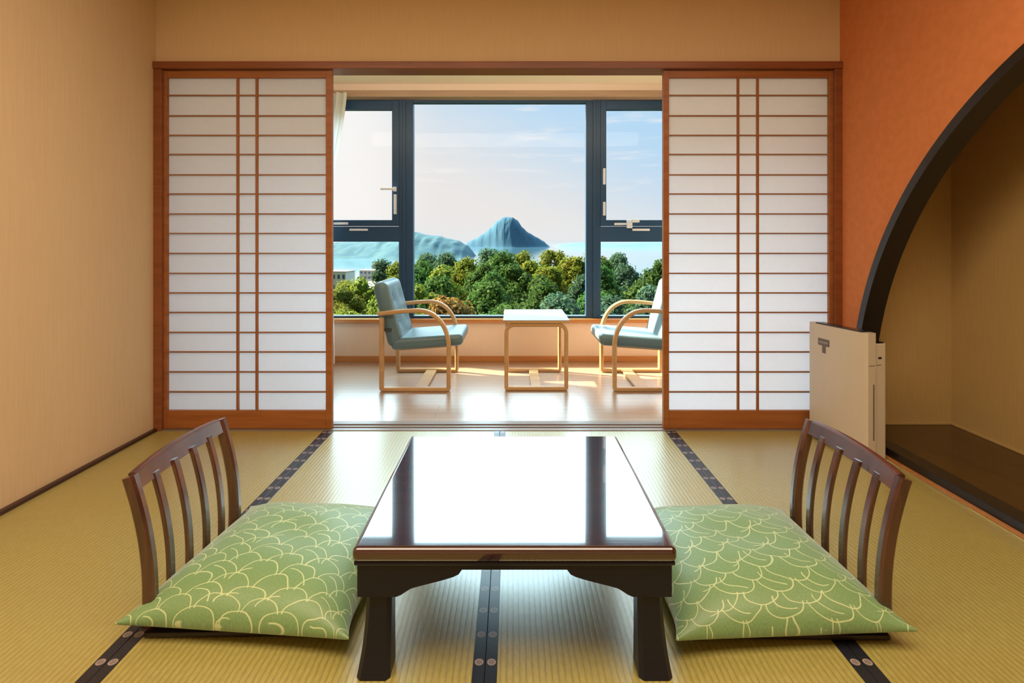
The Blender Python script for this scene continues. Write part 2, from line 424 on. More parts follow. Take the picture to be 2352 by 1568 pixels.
# lintel, jambs and threshold of the shoji wall
bm = bmesh.new(); box(bm, XL, XR, YF-.012, YF+.12, LINT[0], LINT[1]+.002, .004)
struct(new_obj('trim_1', bm, M['lintel'], smooth=True))
struct(boxo('trim_2', M['lintel'], (XL, XL+.045, YF-.005, YF+.12, 0, LINT[0]), bev=.003))
struct(boxo('trim_3', M['lintel'], (XR-.04, XR, YF-.005, YF+.12, 0, LINT[0]), bev=.003))
bm = bmesh.new(); box(bm, XL, XR, YF, YF+.035, -.03, .004, .002); box(bm, XL, XR, YF+.035, YF+.055, -.03, -.004); box(bm, XL, XR, YF+.055, YF+.075, -.03, .004, .002); box(bm, XL, XR, YF+.075, YF+.10, -.03, -.004); box(bm, XL, XR, YF+.10, YF+.15, -.03, .004, .002)
struct(new_obj('trim_6', bm, M['track'], smooth=True))

# ------------------------------------------------------------------ shoji screens
YS = YF+.016      # front face of the screens
KS = YS/FPX
def sx(px): return (px-1176)*KS
def sz(py): return EYE-(py-550)*KS
def shoji(name, x0, x1, p0, p1, v1, v2, stile_side):
    root = bpy.data.objects.new(name, None); C.objects.link(root); struct(root)
    zt, zb = LINT[0]-.002, .006
    pt, pb = sz(178), sz(943)
    bm = bmesh.new()
    box(bm, x0, p0, YS, YS+.030, zb, zt, .002); box(bm, p1, x1, YS, YS+.030, zb, zt, .002)
    box(bm, p0, p1, YS+.001, YS+.029, pt, zt-.001, .002); box(bm, p0, p1, YS+.001, YS+.029, zb, pb, .002)
    new_obj('frame', bm, M['cedar'], root, smooth=True)
    rows = [218,265,310,354,401,445,491,536,582,628,673,718,764,809,855,901]
    for v in (v1, v2):
        bm = bmesh.new(); box(bm, v-.0055, v+.0055, YS+.0035, YS+.0195, pb, pt, .0008, 1)
        new_obj('lattice_post', bm, M['cedar_z'], root)
    for r in rows:
        z = sz(r); bm = bmesh.new(); box(bm, p0, p1, YS+.006, YS+.0185, z-.0038, z+.0038, .0007, 1)
        new_obj('lattice_bar', bm, M['lattice'], root)
    bm = bmesh.new()
    for q in ((p0-.003, p1+.003),):
        vs = [bm.verts.new(c) for c in ((q[0], YS+.0205, pb-.003), (q[1], YS+.0205, pb-.003), (q[1], YS+.0205, pt+.003), (q[0], YS+.0205, pt+.003))]
        bm.faces.new(vs)
    new_obj('paper', bm, M['paper'], root)
    return root
shoji('door_1', XL+.040, sx(762), sx(383), sx(748), sx(544), sx(588), 1)
shoji('door_2', sx(1524), XR-.035, sx(1537), sx(1905), sx(1697), sx(1742), -1)

# ------------------------------------------------------------------ balcony
YB2 = YF+.15
struct(boxo('floor_balcony', M['planks'], (XL-.1, XR+.1, YB2, YW+.12, -.06, 0), bev=0))
struct(boxo('wall_balcony_left', M['balcony_wall'], (XL-.1, XL, YF+.12, YW+.15, 0, 2.4), bev=0))
struct(boxo('wall_balcony_right', M['balcony_wall'], (XR, XR+.1, YF+.12, YW+.15, 0, 2.4), bev=0))
ZB = 2.318
struct(boxo('ceiling_balcony', M['ceiling'], (XL, XR, YF+.12, YW+.15, ZB, ZB+.08), bev=0))
def wx(px, d=YW): return (px-1176)*d/FPX
def wz(py, d=YW): return EYE-(py-550)*d/FPX
struct(boxo('wall_window_lower', M['balcony_wall'], (XL, XR, YW, YW+.07, 0, wz(741)), bev=0))
struct(boxo('wall_window_upper', M['balcony_wall'], (XL, XR, YW+.02, YW+.07, wz(229), ZB), bev=0))
struct(boxo('baseboard_balcony', M['honey'], (XL, XR, YW-.018, YW, 0, wz(817)), bev=.003))
struct(boxo('trim_7', M['honey'], (XL, XR, YW-.035, YW+.07, wz(740), wz(731)), bev=.003))
struct(boxo('trim_8', M['sillwood'], (XL, XR, YW-.11, YW+.02, wz(222, YW-.11), wz(207, YW-.11)), bev=.003))
struct(boxo('trim_9', M['balcony_wall'], (XL, XR, YW-.10, YW-.06, wz(207, YW-.11), ZB), bev=.002))

# ------------------------------------------------------------------ windows
WT, WB = wz(228), wz(731)
def rectframe(bm, x0, x1, z0, z1, l, r, b, t, y0, y1, bev=.003):
    box(bm, x0, x0+l, y0, y1, z0, z1, bev); box(bm, x1-r, x1, y0, y1, z0, z1, bev)
    if b: box(bm, x0+l, x1-r, y0+.001, y1-.001, z0, z0+b, bev)
    if t: box(bm, x0+l, x1-r, y0+.001, y1-.001, z1-t, z1, bev)
def pane(root, x0, x1, z0, z1, y):
    bm = bmesh.new(); box(bm, x0, x1, y, y+.006, z0, z1); return new_obj('window_pane', bm, M['glass'], root)
def winroot(name):
    r = bpy.data.objects.new(name, None); C.objects.link(r); struct(r); return r
# centre
w1 = winroot('window_1')
x0, x1 = wx(916), wx(1380)
bm = bmesh.new(); rectframe(bm, x0, x1, WB, WT, wx(949)-x0, x1-wx(1346), .022, wz(230)-wz(238), YW, YW+.065)
box(bm, wx(926), wx(932), YW-.012, YW+.01, WB, WT, .002); box(bm, wx(1362), wx(1368), YW-.012, YW+.01, WB, WT, .002)
new_obj('window_frame', bm, M['windowmetal'], w1, smooth=True)
pane(w1, wx(947), wx(1348), WB+.015, wz(236), YW+.05)
# sides
def side_window(name, xo, xi, flip):
    r = winroot(name); L, Rr = min(xo, xi), max(xo, xi)
    zt0, zt1 = wz(555), wz(520)         # transom
    bm = bmesh.new()
    rectframe(bm, L, Rr, WB, WT, .045 if flip > 0 else .002, .002 if flip > 0 else .045, .022, .012, YW+.005, YW+.065)
    box(bm, L+.002, Rr-.002, YW+.002, YW+.064, zt0, zt1, .003)
    new_obj('window_frame', bm, M['windowmetal'], r, smooth=True)
    # opening sash above the transom
    if flip > 0: a, b, li, ri = L+.047, Rr-.001, .05, (918-902)*YW/FPX
    else: a, b, li, ri = L+.001, Rr-.047, (1393-1380)*YW/FPX, .05
    bm = bmesh.new(); rectframe(bm, a, b, wz(519), WT-.010, li, ri, wz(505)-wz(519), wz(229)-wz(250), YW-.010, YW+.055)
    sash = new_obj('window_sash', bm, M['windowmetal'], r, smooth=True)
    p = pane(sash, a+li-.004, b-ri+.004, wz(507), wz(249), YW+.02)
    pane(r, L+.0, Rr-.0, WB+.015, zt0+.004, YW+.05)
    return r, sash
w2, s2 = side_window('window_2', XL+.01, wx(917), 1)
w3, s3_ = side_window('window_3', XR-.01, wx(1379), -1)
def wh(name, parent, boxes, m='metal'):
    bm = bmesh.new()
    for b_ in boxes: box(bm, *b_, bev=.002)
    return new_obj(name, bm, M[m], parent, smooth=True)
wh('window_handle', s2, [(wx(906), wx(912), YW-.030, YW-.009, wz(492), wz(447)), (wx(876), wx(911), YW-.042, YW-.028, wz(437), wz(432)), (wx(905), wx(912), YW-.040, YW-.009, wz(440), wz(430))])
wh('window_latch', w2, [(wx(803), wx(845), YW-.008, YW+.003, wz(530), wz(525))])
wh('window_stay', s2, [(wx(768), wx(801), YW-.022, YW-.009, wz(516), wz(511))])
wh('window_lock', s3_, [(wx(1384), wx(1390), YW-.026, YW-.009, wz(424), wz(387))])
wh('window_lock', s3_, [(wx(1384), wx(1390), YW-.026, YW-.009, wz(495), wz(464))])
wh('window_crank', s3_, [(wx(1410), wx(1442), YW-.030, YW-.009, wz(517), wz(512)), (wx(1438), wx(1450), YW-.045, YW-.009, wz(524), wz(506)), (wx(1448), wx(1466), YW-.045, YW-.032, wz(511), wz(504))])
wh('window_latch', w3, [(wx(1452), wx(1492), YW-.008, YW+.003, wz(530), wz(525))])

# ------------------------------------------------------------------ curtain
bm = bmesh.new()
NU, NV = 90, 60
grid = []
for j in range(NV+1):
    z = 2.225 - (2.225-.02)*j/NV
    s = (2.225-z)/(2.225-.02)
    # right edge draws in to the tie and falls straight below it
    if z > 1.50: tt = (2.225-z)/(2.225-1.50); xr = -1.345 - .125*(tt**1.3)
    elif z > .9: xr = -1.470 - .015*sin((1.5-z)/.6*pi)
    else: xr = -1.470 + .03*min(1, (.9-z)/.8)
    xl = -1.88
    row = []
    for i in range(NU+1):
        q = i/NU
        amp = .022*(1-.35*s)
        row.append(bm.verts.new((xl+(xr-xl)*q, YW-.17+amp*sin(q*2*pi*9+.6*sin(s*5))+.006*sin(q*40+s*7), z)))
    grid.append(row)
for j in range(NV):
    for i in range(NU): bm.faces.new((grid[j][i], grid[j][i+1], grid[j+1][i+1], grid[j+1][i]))
cur = new_obj('curtain', bm, M['curtain'], smooth='all')
tag(cur, 'white pleated curtain drawn back at the left end of the window', 'curtain')

# ------------------------------------------------------------------ tatami mats
cols = [(XL+.022, -.987), (-.987, -.065), (-.065, .851), (.851, XR-.026)]
labs = ['tatami mat along the left beige wall', 'tatami mat under the table, left of its centre seam',
        'tatami mat under the table, right of its centre seam', 'tatami mat along the orange wall with the round opening']
for (a, b), lb in zip(cols, labs):
    t_ = thing('tatami_mat', 'yellow green woven ' + lb, 'tatami mat', ((a+b)/2, 1.0, 0), 0, 'tatami mats on the floor')
    ww = (b-a)/2 - .0006
    bm = bmesh.new(); box(bm, -ww, ww, -2.38, YF-1.0-.001, -.03, 0, .001, 1)
    new_obj('mat_surface', bm, M['tatami'], t_)
    for sd, on in ((-1, a > XL+.1), (1, b < XR-.1)):
        if not on: continue
        bm = bmesh.new(); box(bm, -.0145, .0145, -2.38, YF-1.0-.001, -.028, .0016, .0006, 1)
        o = new_obj('cloth_border', bm, M['border'], t_); o.location = (sd*(ww-.0145), .029 if sd > 0 else 0, 0)
        if sd > 0: o.location.y = 0
# ------------------------------------------------------------------ low table
TD0, TD1, TH = 1.268, 2.005, .308
tb = thing('low_table', 'dark red lacquered low table with a mirror like top in the middle of the mats', 'table', (.006, (TD0+TD1)/2, .0017))
hw, hd = .381, (TD1-TD0)/2
bm = bmesh.new(); box(bm, -hw, hw, -hd, hd, TH-.036, TH, .014, 5)
bmesh.ops.transform(bm, verts=bm.verts, matrix=Matrix.Identity(4))
new_obj('tabletop', bm, M['lacquer'], tb, smooth=True)
# moulding under the top edge
bm = bmesh.new(); box(bm, -hw+.004, hw-.004, -hd+.004, hd-.004, TH-.043, TH-.033, .004, 2)
new_obj('edge_moulding', bm, M['lacquer_leg'], tb, smooth=True)
az0, az1 = .188, TH-.043
def apron(L, flipx=False):
    # carved outline: square blocks at the ends stepping up to a shallow middle
    prof = [(0, az0), (.092, az0), (.104, az0+.005), (.116, az0+.013), (.128, az0+.020), (.150, az0+.026), (.178, az0+.033), (.205, az0+.040), (.228, az0+.047), (.240, az0+.053), (.248, az0+.064)]
    k_ = (L)/.745
    lo = [(-L/2+x*k_, z) for x, z in prof]; hi = [(-x, z) for x, z in lo[::-1]]
    return lo + hi + [(L/2, az1), (-L/2, az1)]
for yy in (-hd+.012, hd-.034):
    bm = bmesh.new(); prism(bm, apron(2*hw-.022), 'y', yy, yy+.022); new_obj('apron', bm, M['lacquer_leg'], tb)
for xx in (-hw+.012, hw-.034):
    bm = bmesh.new(); prism(bm, apron(2*hd-.070), 'x', xx, xx+.022); new_obj('apron', bm, M['lacquer_leg'], tb)
for sxn in (-1, 1):
    for syn in (-1, 1):
        bm = bmesh.new(); rings = []
        for i in range(15):
            z = .262*(1-i/14); q = (1-z/.262)
            out = .013*q**2.6       # the outer side flares to the foot
            wd = .062 + .017*q**2.6 - .003*sin(q*pi)
            cx = sxn*(hw-.059+out*.75); cy = syn*(hd-.050+out*.7)
            r = .010
            ring = []
            for (ax, ay) in ((1,1),(-1,1),(-1,-1),(1,-1)):
                for (bx, by) in ((1, .0), (0, 1)) if ax*ay > 0 else ((0, 1), (1, 0)):
                    ring.append(bm.verts.new((cx+ax*(wd/2-r*(1-bx)), cy+ay*(wd/2-r*(1-by)), z)))
            rings.append(ring)
        for A, B in zip(rings, rings[1:]):
            for j in range(8): bm.faces.new((A[j], A[(j+1) % 8], B[(j+1) % 8], B[j]))
        bm.faces.new(rings[0][::-1]); bm.faces.new(rings[-1])
        new_obj('leg', bm, M['lacquer_leg'], tb, smooth=True)

# ------------------------------------------------------------------ legless chairs; local x = towards the table, origin under the back
def legless_chair(label):
    t_ = thing('legless_chair', label, 'chair', (0,0,0), 0, 'legless floor chairs at the low table')
    # seat board
    bm = bmesh.new(); box(bm, .012, .515, -.250, .250, 0.003, .017, .004, 2)
    new_obj('seat', bm, M['board'], t_, smooth=True)
    H = .414
    def bx(z):      # back curve: upright at the foot, leaning away from the seat above
        q = z/H
        return .010 - .050*q**2.1 + .010*sin(q*pi)
    def path(y, z0, z1, n=18, off=0): return [(bx(z0+(z1-z0)*i/n)+off, y, z0+(z1-z0)*i/n) for i in range(n+1)]
    def bar(name, y, w0, z0, z1, th):
        bm = bmesh.new(); sweep(bm, path(y, z0, z1), (0, 1, 0), w0, th); return new_obj(name, bm, M['chairwood'], t_, smooth=True)
    bar('post', -.224, .028, .017, H-.004, .034); bar('post', .224, .028, .017, H-.004, .036)
    for y in (-.136, -.046, .046, .136): bar('slat', y, .026, .016, H-.030, .014)
    # top rail, bowed slightly away from the sitter
    bm = bmesh.new(); pts = []
    rows_ = []
    for i in range(21):
        y = -.212+.424*i/20; bow = -.012*(1-(y/.212)**2)
        ring = []
        for (dx, z) in ((-.011, H-.042), (.011, H-.042), (.011, H-.004), (.006, H), (-.008, H), (-.013, H-.004)):
            zz = z + .006*(1-(y/.212)**2) if z > H-.02 else z
            ring.append(bm.verts.new((bx(zz)+dx+bow, y, zz)))
        rows_.append(ring)
    for A, B in zip(rows_, rows_[1:]):
        for j in range(6): bm.faces.new((A[j], A[(j+1) % 6], B[(j+1) % 6], B[j]))
    bm.faces.new(rows_[0][::-1]); bm.faces.new(rows_[-1])
    new_obj('top_rail', bm, M['chairwood'], t_, smooth=True)
    return t_
zl = legless_chair('dark lacquered legless floor chair with slatted back, left of the low table')
zl.location = (-.967, 1.652, 0); zl.rotation_euler = (0, 0, radians(.8))
zr = dup(zl, (.985, 1.642, 0), pi-radians(.8), 'red brown legless floor chair with slatted back, right of the low table')

# ------------------------------------------------------------------ floor cushions
def cushion(label):
    bm = bmesh.new(); uvl = bm.loops.layers.uv.new('UVMap'); n = 56
    W = .305; top = []; bot = []
    def prof(u, v):
        a = max(0, 1-abs(u)**3.0); b = max(0, 1-abs(v)**3.0)
        return (a**.52)*(b**.52)
    def xy(u, v):
        pull = abs(u*v)**7
        x = (W-.020)*u*(1-.035*(1-v*v)) + .022*pull*(1 if u > 0 else -1)
        y = (W-.010)*v*(1-.035*(1-u*u)) + .010*pull*(1 if v > 0 else -1); return x, y
    for j in range(n+1):
        ta, ba = [], []
        for i in range(n+1):
            # finer near the edges
            u = sin((i/n-.5)*pi); v = sin((j/n-.5)*pi)
            x, y = xy(u, v); e = prof(u, v)
            seam = .034 + .006*(u*u*v*v)
            dent = .010*math.exp(-((u)**2+(v)**2)*9)
            wr = .0022*sin(7*u+3*v)*sin(5*v-2*u)*e
            zt = seam + .098*e - dent + wr; zb = seam - .034*e**.55
            vt = bm.verts.new((x, y, zt)); ta.append(vt)
            ba.append(vt if i in (0, n) or j in (0, n) else bm.verts.new((x, y, zb)))
        top.append(ta); bot.append(ba)
    def addf(vs, us):
        f = bm.faces.new(vs); f.smooth = True
        for l, q in zip(f.loops, us): l[uvl].uv = q
    uvs = lambda i, j: (i/n*1.0, j/n*1.0)
    # arc-length-like UV: includes the rounded flank
    def q(i): 
        s = sin((i/n-.5)*pi); return .5 + .5*s + .12*(abs(s)**5)*(1 if s > 0 else -1)
    for j in range(n):
        for i in range(n):
            us = [(q(i), q(j)), (q(i+1), q(j)), (q(i+1), q(j+1)), (q(i), q(j+1))]
            addf([top[j][i], top[j][i+1], top[j+1][i+1], top[j+1][i]], us)
            addf([bot[j][i], bot[j+1][i], bot[j+1][i+1], bot[j][i+1]], [us[0], us[3], us[2], us[1]])
    me = bpy.data.meshes.new('floor_cushion')
    bmesh.ops.recalc_face_normals(bm, faces=bm.faces); bm.to_mesh(me); bm.free(); me.materials.append(M['cushion'])
    o = bpy.data.objects.new('floor_cushion', me); C.objects.link(o)
    return tag(o, label, 'cushion', 'green patterned floor cushions')
cl1 = cushion('green floor cushion with pale arcs, on the legless chair left of the low table')
cl1.location = (-.676, 1.655, .018); cl1.rotation_euler = (0, 0, radians(-5))
cr = cl1.copy(); C.objects.link(cr); cr['label'] = 'green floor cushion with pale arcs, on the legless chair right of the low table'
cr.location = (.688, 1.642, .018); cr.rotation_euler = (0, 0, pi+radians(3))

# ------------------------------------------------------------------ air purifier
ap = thing('air_purifier', 'slim ivory air purifier with a black top panel standing against the orange wall', 'air purifier')
A0 = Vector((1.628, 2.505)); A1 = Vector((1.556, 2.868)); wdv = (A1-A0).normalized(); dpv = Vector((wdv.y, -wdv.x))
WDT = (A1-A0).length; ANG = math.atan2(wdv.y, wdv.x)
ap.location = (A0.x, A0.y, .001); ap.rotation_euler = (0, 0, ANG)
# local x: along the front panel (away from the camera); local -y: towards the wall
def soft(pts, zz, bev=.006):
    bm = bmesh.new(); prism(bm, pts, 'z', zz[0], zz[1])
    es = [e for e in bm.edges]
    bmesh.ops.bevel(bm, geom=es, offset=bev, segments=3, affect='EDGES', profile=.5, clamp_overlap=True); return bm
fr_pts = [(.0, -.055), (.0, -.014), (.012, -.004)] + [(.012+(WDT-.024)*i/8, .004+.014*sin(pi*i/8)-.004) for i in range(1, 8)] + [(WDT-.012, -.004), (WDT, -.014), (WDT, -.055)]
fr_pts = fr_pts[::-1]
new_obj('front_panel', soft(fr_pts, (.012, .597), .004), M['plastic'], ap, smooth=True)
new_obj('rear_body', soft([(.006, -.118), (WDT-.006, -.118), (WDT-.006, -.056), (.006, -.056)], (.0, .548), .007), M['plastic'], ap, smooth=True)
bm = bmesh.new(); box(bm, .030, WDT-.055, -.050, -.003, .594, .603, .003)
new_obj('control_panel', bm, M['plasticdark'], ap, smooth=True)
bm = bmesh.new(); box(bm, .008, .30, -.108, -.068, .545, .552, .002)
new_obj('air_outlet', bm, M['plasticdark'], ap, smooth=True)
def curved(bm, x0, x1, z0, z1, o0=-.0012, o1=.0012):
    f = lambda x: .014*sin(pi*max(0, min(1, (x-.012)/(WDT-.024))))
    n_ = 8; xs = [x0+(x1-x0)*i/n_ for i in range(n_+1)]
    prism(bm, [(x, f(x)+o0) for x in xs] + [(x, f(x)+o1) for x in xs[::-1]], 'z', z0, z1)
bm = bmesh.new(); curved(bm, WDT-.168, WDT-.088, .494, .529); curved(bm, WDT-.143, WDT-.118, .458, .4935)
badge = new_obj('badge', bm, M['labelgrey'], ap)
bm = bmesh.new(); curved(bm, WDT-.158, WDT-.098, .506, .516, .0008, .0018); new_obj('badge_line', bm, M['badgelight'], badge)
bm = bmesh.new(); box(bm, -.0012, .003, -.047, -.040, .10, .36, .0008, 1); box(bm, .0048, .008, -.090, -.064, .445, .4475, .0004, 1); box(bm, -.0014, .003, -.050, -.018, .445, .4475, .0004, 1)
new_obj('groove', bm, M['labelgrey'], ap)
bm = bmesh.new(); box(bm, .0042, .009, -.092, -.074, .474, .484, .002, 2)
new_obj('grip', bm, M['plasticdark'], ap, smooth=True)

# ------------------------------------------------------------------ balcony armchairs; origin at the floor centre, facing +x
def loop_path(x0, x1, ztop, arm_back=None, rf=.02):
    pass
def armchair(label):
    t_ = thing('armchair', label, 'armchair', (0,0,0), 0, 'bentwood armchairs by the window')
    hl = .228; wy = .29
    for sgn, nm in ((-1, 'n'), (1, 'f')):
        y = sgn*(wy-.022)
        P = []
        r = .012
        for i in range(5): a = pi+ pi/2*i/4; P.append((-hl+r+r*cos(a), y, .013+r+r*sin(a)))
        for i in range(5): a = 1.5*pi+ pi/2*i/4; P.append((hl-r+r*cos(a), y, .013+r+r*sin(a)))
        P.append((hl, y, .15)); 
        zs, zt = .30, .548
        for i in range(15):
            a = pi/2*i/14
            P.append((hl-.215+.215*cos(a)**.9 if a < pi/2 else hl-.215, y, zs+(zt-zs)*sin(a)))
        P.append((-.08, y, .543)); P.append((-.16, y, .535)); P.append((-hl, y, .528))
        bm = bmesh.new(); 
        # open bar from the rear foot round to the back end of the arm
        rear = [(-hl, y, .50), (-hl, y, .3), (-hl, y, .06)]
        P2 = rear + P + [(-hl-.022, y, .526)]
        sweep(bm, P2, (0, 1, 0), .044, .027)
        new_obj('side_frame', bm, M['oak'], t_, smooth=True)
    bm = bmesh.new(); box(bm, -.005, .075, -wy+.044, wy-.044, .003, .022, .003); new_obj('floor_stretcher', bm, M['oak'], t_, smooth=True)
    bm = bmesh.new(); box(bm, -hl-.010, -hl+.012, -wy+.044, wy-.044, .445, .475, .003); new_obj('rear_stretcher', bm, M['oak'], t_, smooth=True)
    for yy in (-wy+.055, wy-.055):
        bm = bmesh.new(); cyl(bm, (-hl-.004, yy, .41), (-hl+.060, yy, .41), .010); new_obj('bolt', bm, M['darkmetal'], t_)
    # seat cushion
    bm = bmesh.new(); hw_ = .235
    mt = Matrix.Rotation(radians(-5.5), 4, 'Y')
    box(bm, -.175, .320, -hw_, hw_, .300, .380, .030, 5)
    for v in bm.verts:
        c = v.co
        if c.z > .34: c.z += .012*(1-(c.y/hw_)**2)
        c.z += (c.x)*.07 - .022
    new_obj('seat', bm, M['vinyl'], t_, smooth=True)
    # back cushion
    bm = bmesh.new(); box(bm, -.055, .055, -hw_, hw_, 0, .47, .052, 6)
    bmesh.ops.subdivide_edges(bm, edges=[e for e in bm.edges if e.calc_length() > .2], cuts=8, use_grid_fill=True)
    lean = Matrix.Translation((-.140, 0, .285)) @ Matrix.Rotation(radians(-15), 4, 'Y')
    for v in bm.verts:
        c = v.co
        if c.x > .03:
            for by in (-.11, .11):
                for bz in (.17, .33):
                    c.x -= .026*math.exp(-((c.y-by)**2+(c.z-bz)**2)/.0016)
        v.co = lean @ c
    back = new_obj('backrest', bm, M['vinyl'], t_, smooth=True)
    for by in (-.11, .11):
        for bz in (.17, .33):
            bm = bmesh.new(); bmesh.ops.create_uvsphere(bm, u_segments=10, v_segments=6, radius=.011, matrix=lean @ Matrix.Translation((.036, by, bz)) @ Matrix.Diagonal((.5, 1, 1, 1)))
            new_obj('button', bm, M['vinyl'], back, smooth='all')
    bm = bmesh.new(); box(bm, -.16, .22, -.17, .17, .286, .306, .004)
    for v in bm.verts: v.co.z += v.co.x*.07-.022
    new_obj('seat_base', bm, M['oak'], t_, smooth=True)
    return t_
ch = armchair('blue grey padded armchair with pale bentwood frame, left of the small white table')
ch.location = (-.658, 3.97, 0)
ch2 = dup(ch, (.925, 3.97, 0), pi, 'blue grey padded armchair with pale bentwood frame, half hidden behind the right paper screen')

# ------------------------------------------------------------------ small side table
st = thing('side_table', 'small square table with white top and bent pale wood legs between the armchairs', 'table', (.166, 3.985, 0))
hx, hy, zt = .227, .285, .483
bm = bmesh.new(); box(bm, -hx, hx, -hy, hy, zt-.006, zt, .002); new_obj('tabletop', bm, M['tabletopwhite'], st, smooth=True)
bm = bmesh.new(); box(bm, -hx, hx, -hy, hy, zt-.022, zt-.0065, .002); new_obj('top_edge', bm, M['oak'], st, smooth=True)
for y in (-hy+.026, hy-.026):
    P = []; l = .205; r = .012; R_ = .055
    for i in range(5): a = pi+pi/2*i/4; P.append((-l+r+r*cos(a), y, .013+r+r*sin(a)))
    for i in range(5): a = 1.5*pi+pi/2*i/4; P.append((l-r+r*cos(a), y, .013+r+r*sin(a)))
    for i in range(7): a = pi/2*i/6; P.append((l-R_+R_*cos(a)-.0, y, zt-.035-R_+R_*sin(a)))
    for i in range(7): a = pi/2+pi/2*i/6; P.append((-l+R_+R_*cos(a), y, zt-.035-R_+R_*sin(a)))
    bm = bmesh.new(); sweep(bm, P, (0, 1, 0), .044, .026, closed=True); new_obj('leg_loop', bm, M['oak'], st, smooth=True)
bm = bmesh.new(); box(bm, -.035, .035, -hy+.048, hy-.048, .003, .022, .003); new_obj('floor_stretcher', bm, M['oak'], st, smooth=True)

# ------------------------------------------------------------------ outdoors: sea, land, islands
SEA = -39.
bm = bmesh.new(); box(bm, -12000, 12000, 330, 26000, SEA-1, SEA)
o = struct(new_obj('sea', bm, M['sea']))
# hillside below the building, falling to the shore
def hillside():
    bm = bmesh.new(); nx, ny = 60, 44; g = []
    for j in range(ny+1):
        y = 8 + (j/ny)**1.7*330; row = []
        for i in range(nx+1):
            x = (-1+2*i/nx)*(60+y*.9)
            z = -11.5 - .012*y
            if y > 175: z = -13.6 + (SEA+2.5+13.6)*min(1, (y-175)/60)
            fall = max(0, min(1, (-x - .22*y - 5)/30))*max(0, min(1, (y-75)/50))
            z = z*(1-fall) + (SEA+1.8)*fall
            z += 1.2*sin(x*.08+1)*sin(y*.06)
            row.append(bm.verts.new((x, y, z)))
        g.append(row)
    for j in range(ny):
        for i in range(nx): bm.faces.new((g[j][i], g[j][i+1], g[j+1][i+1], g[j+1][i]))
    # skirt gives it body
    return new_obj('ground', bm, M['ground'], smooth='all')
gr = struct(hillside())
def ridge(name, pts, depth, zbase, m, seed, nx=170, ny=46, rough=.08):
    """hill whose skyline follows pts [(x, height)] at its crest, sloping to zbase in front and behind"""
    rnd = random.Random(seed); bm = bmesh.new(); g = []
    x0, x1 = pts[0][0], pts[-1][0]
    ph = [rnd.uniform(0, 6) for _ in range(6)]
    def h(x):
        for (a, ha), (b, hb) in zip(pts, pts[1:]):
            if a <= x <= b:
                t_ = (x-a)/(b-a); return ha+(hb-ha)*(t_*t_*(3-2*t_)*.5+t_*.5)
        return 0
    L = x1-x0
    for j in range(ny+1):
        v = -1+2*j/ny; row = []
        for i in range(nx+1):
            x = x0+L*i/nx; hh = h(x); c = cos(v*pi/2)**1.3 if abs(v) < 1 else 0
            q_ = Vector((x*22/L+seed, v*3.0, seed*.7))
            bumpy = 1+rough*(mnoise.fractal(q_, .9, 2.1, 5))*(1-.75*math.exp(-v*v*14))
            # side taper
            row.append(bm.verts.new((x, v*depth*(.35+.65*min(1, hh/max(1, max(p[1] for p in pts)))), max(0, hh*c*bumpy))))
        g.append(row)
    for j in range(ny):
        for i in range(nx): bm.faces.new((g[j][i], g[j][i+1], g[j+1][i+1], g[j+1][i]))
    o = new_obj(name, bm, m, smooth='all'); o.location.z = zbase; return o
DI = 2950.
def ix(px, d): return (px-1176)*d/FPX
def ih(py, d): return EYE-(py-550)*d/FPX - SEA
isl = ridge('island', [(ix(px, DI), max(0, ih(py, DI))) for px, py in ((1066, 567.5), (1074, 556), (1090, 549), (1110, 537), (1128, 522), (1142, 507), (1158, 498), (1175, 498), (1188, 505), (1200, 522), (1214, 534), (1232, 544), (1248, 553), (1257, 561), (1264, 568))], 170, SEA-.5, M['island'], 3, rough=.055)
isl.location.y = DI
tag(isl, 'cone shaped wooded island rising from the sea beyond the trees', 'island')
DH = 1300.
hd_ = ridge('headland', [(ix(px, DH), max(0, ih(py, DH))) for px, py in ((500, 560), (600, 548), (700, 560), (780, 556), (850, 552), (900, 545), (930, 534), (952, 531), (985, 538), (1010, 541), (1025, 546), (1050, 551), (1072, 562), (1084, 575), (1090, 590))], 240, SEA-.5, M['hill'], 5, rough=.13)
hd_.location.y = DH
tag(hd_, 'long wooded headland tinted blue for haze left of the cone shaped island', 'headland')
DF = 3300.  # low ridge added to draw the darker far band of the sea
fc = ridge('far_sea_band', [(ix(px, DF), max(0, ih(py, DF))) for px, py in ((1268, 565), (1285, 560), (1320, 557), (1345, 556), (1420, 556.5), (1500, 555), (1600, 554), (1800, 555), (1900, 565))], 300, SEA-.5, M['far'], 8, rough=.05)
fc.location.y = DF
tag(fc, 'low pale blue ridge standing in for the darker far sea right of the cone shaped island', 'sea band')
# pale shore and town buildings at the far left
sh = ridge('shore', [(-330, 0), (-300, 1.2), (-150, 1.2), (-95, 1.0), (-80, 0)], 60, SEA+.6, M['sand'], 9, rough=.02); sh.location.y = 470
tag(sh, 'pale flat shore and road beyond the trees at far left', 'shore')
def building(label, x, y, w_, d_, h_, m, floors=3):
    b = thing('building', label, 'building', (x, y, -37.2), random.uniform(-.3, .3))
    bm = bmesh.new(); box(bm, -w_/2, w_/2, -d_/2, d_/2, .02, h_, .1, 1); new_obj('wall', bm, M[m], b)
    bm = bmesh.new(); box(bm, -w_/2-.3, w_/2+.3, -d_/2-.3, d_/2+.3, h_, h_+.5, .1, 1); new_obj('roof', bm, M['render_white'], b)
    for f in range(floors):
        for i in range(4):
            bm = bmesh.new(); box(bm, -w_/2+w_*(i+.3)/4, -w_/2+w_*(i+.8)/4, -d_/2-.05, -d_/2+.1, h_*(f+.35)/floors, h_*(f+.75)/floors)
            new_obj('window', bm, M['windowmetal'], b)
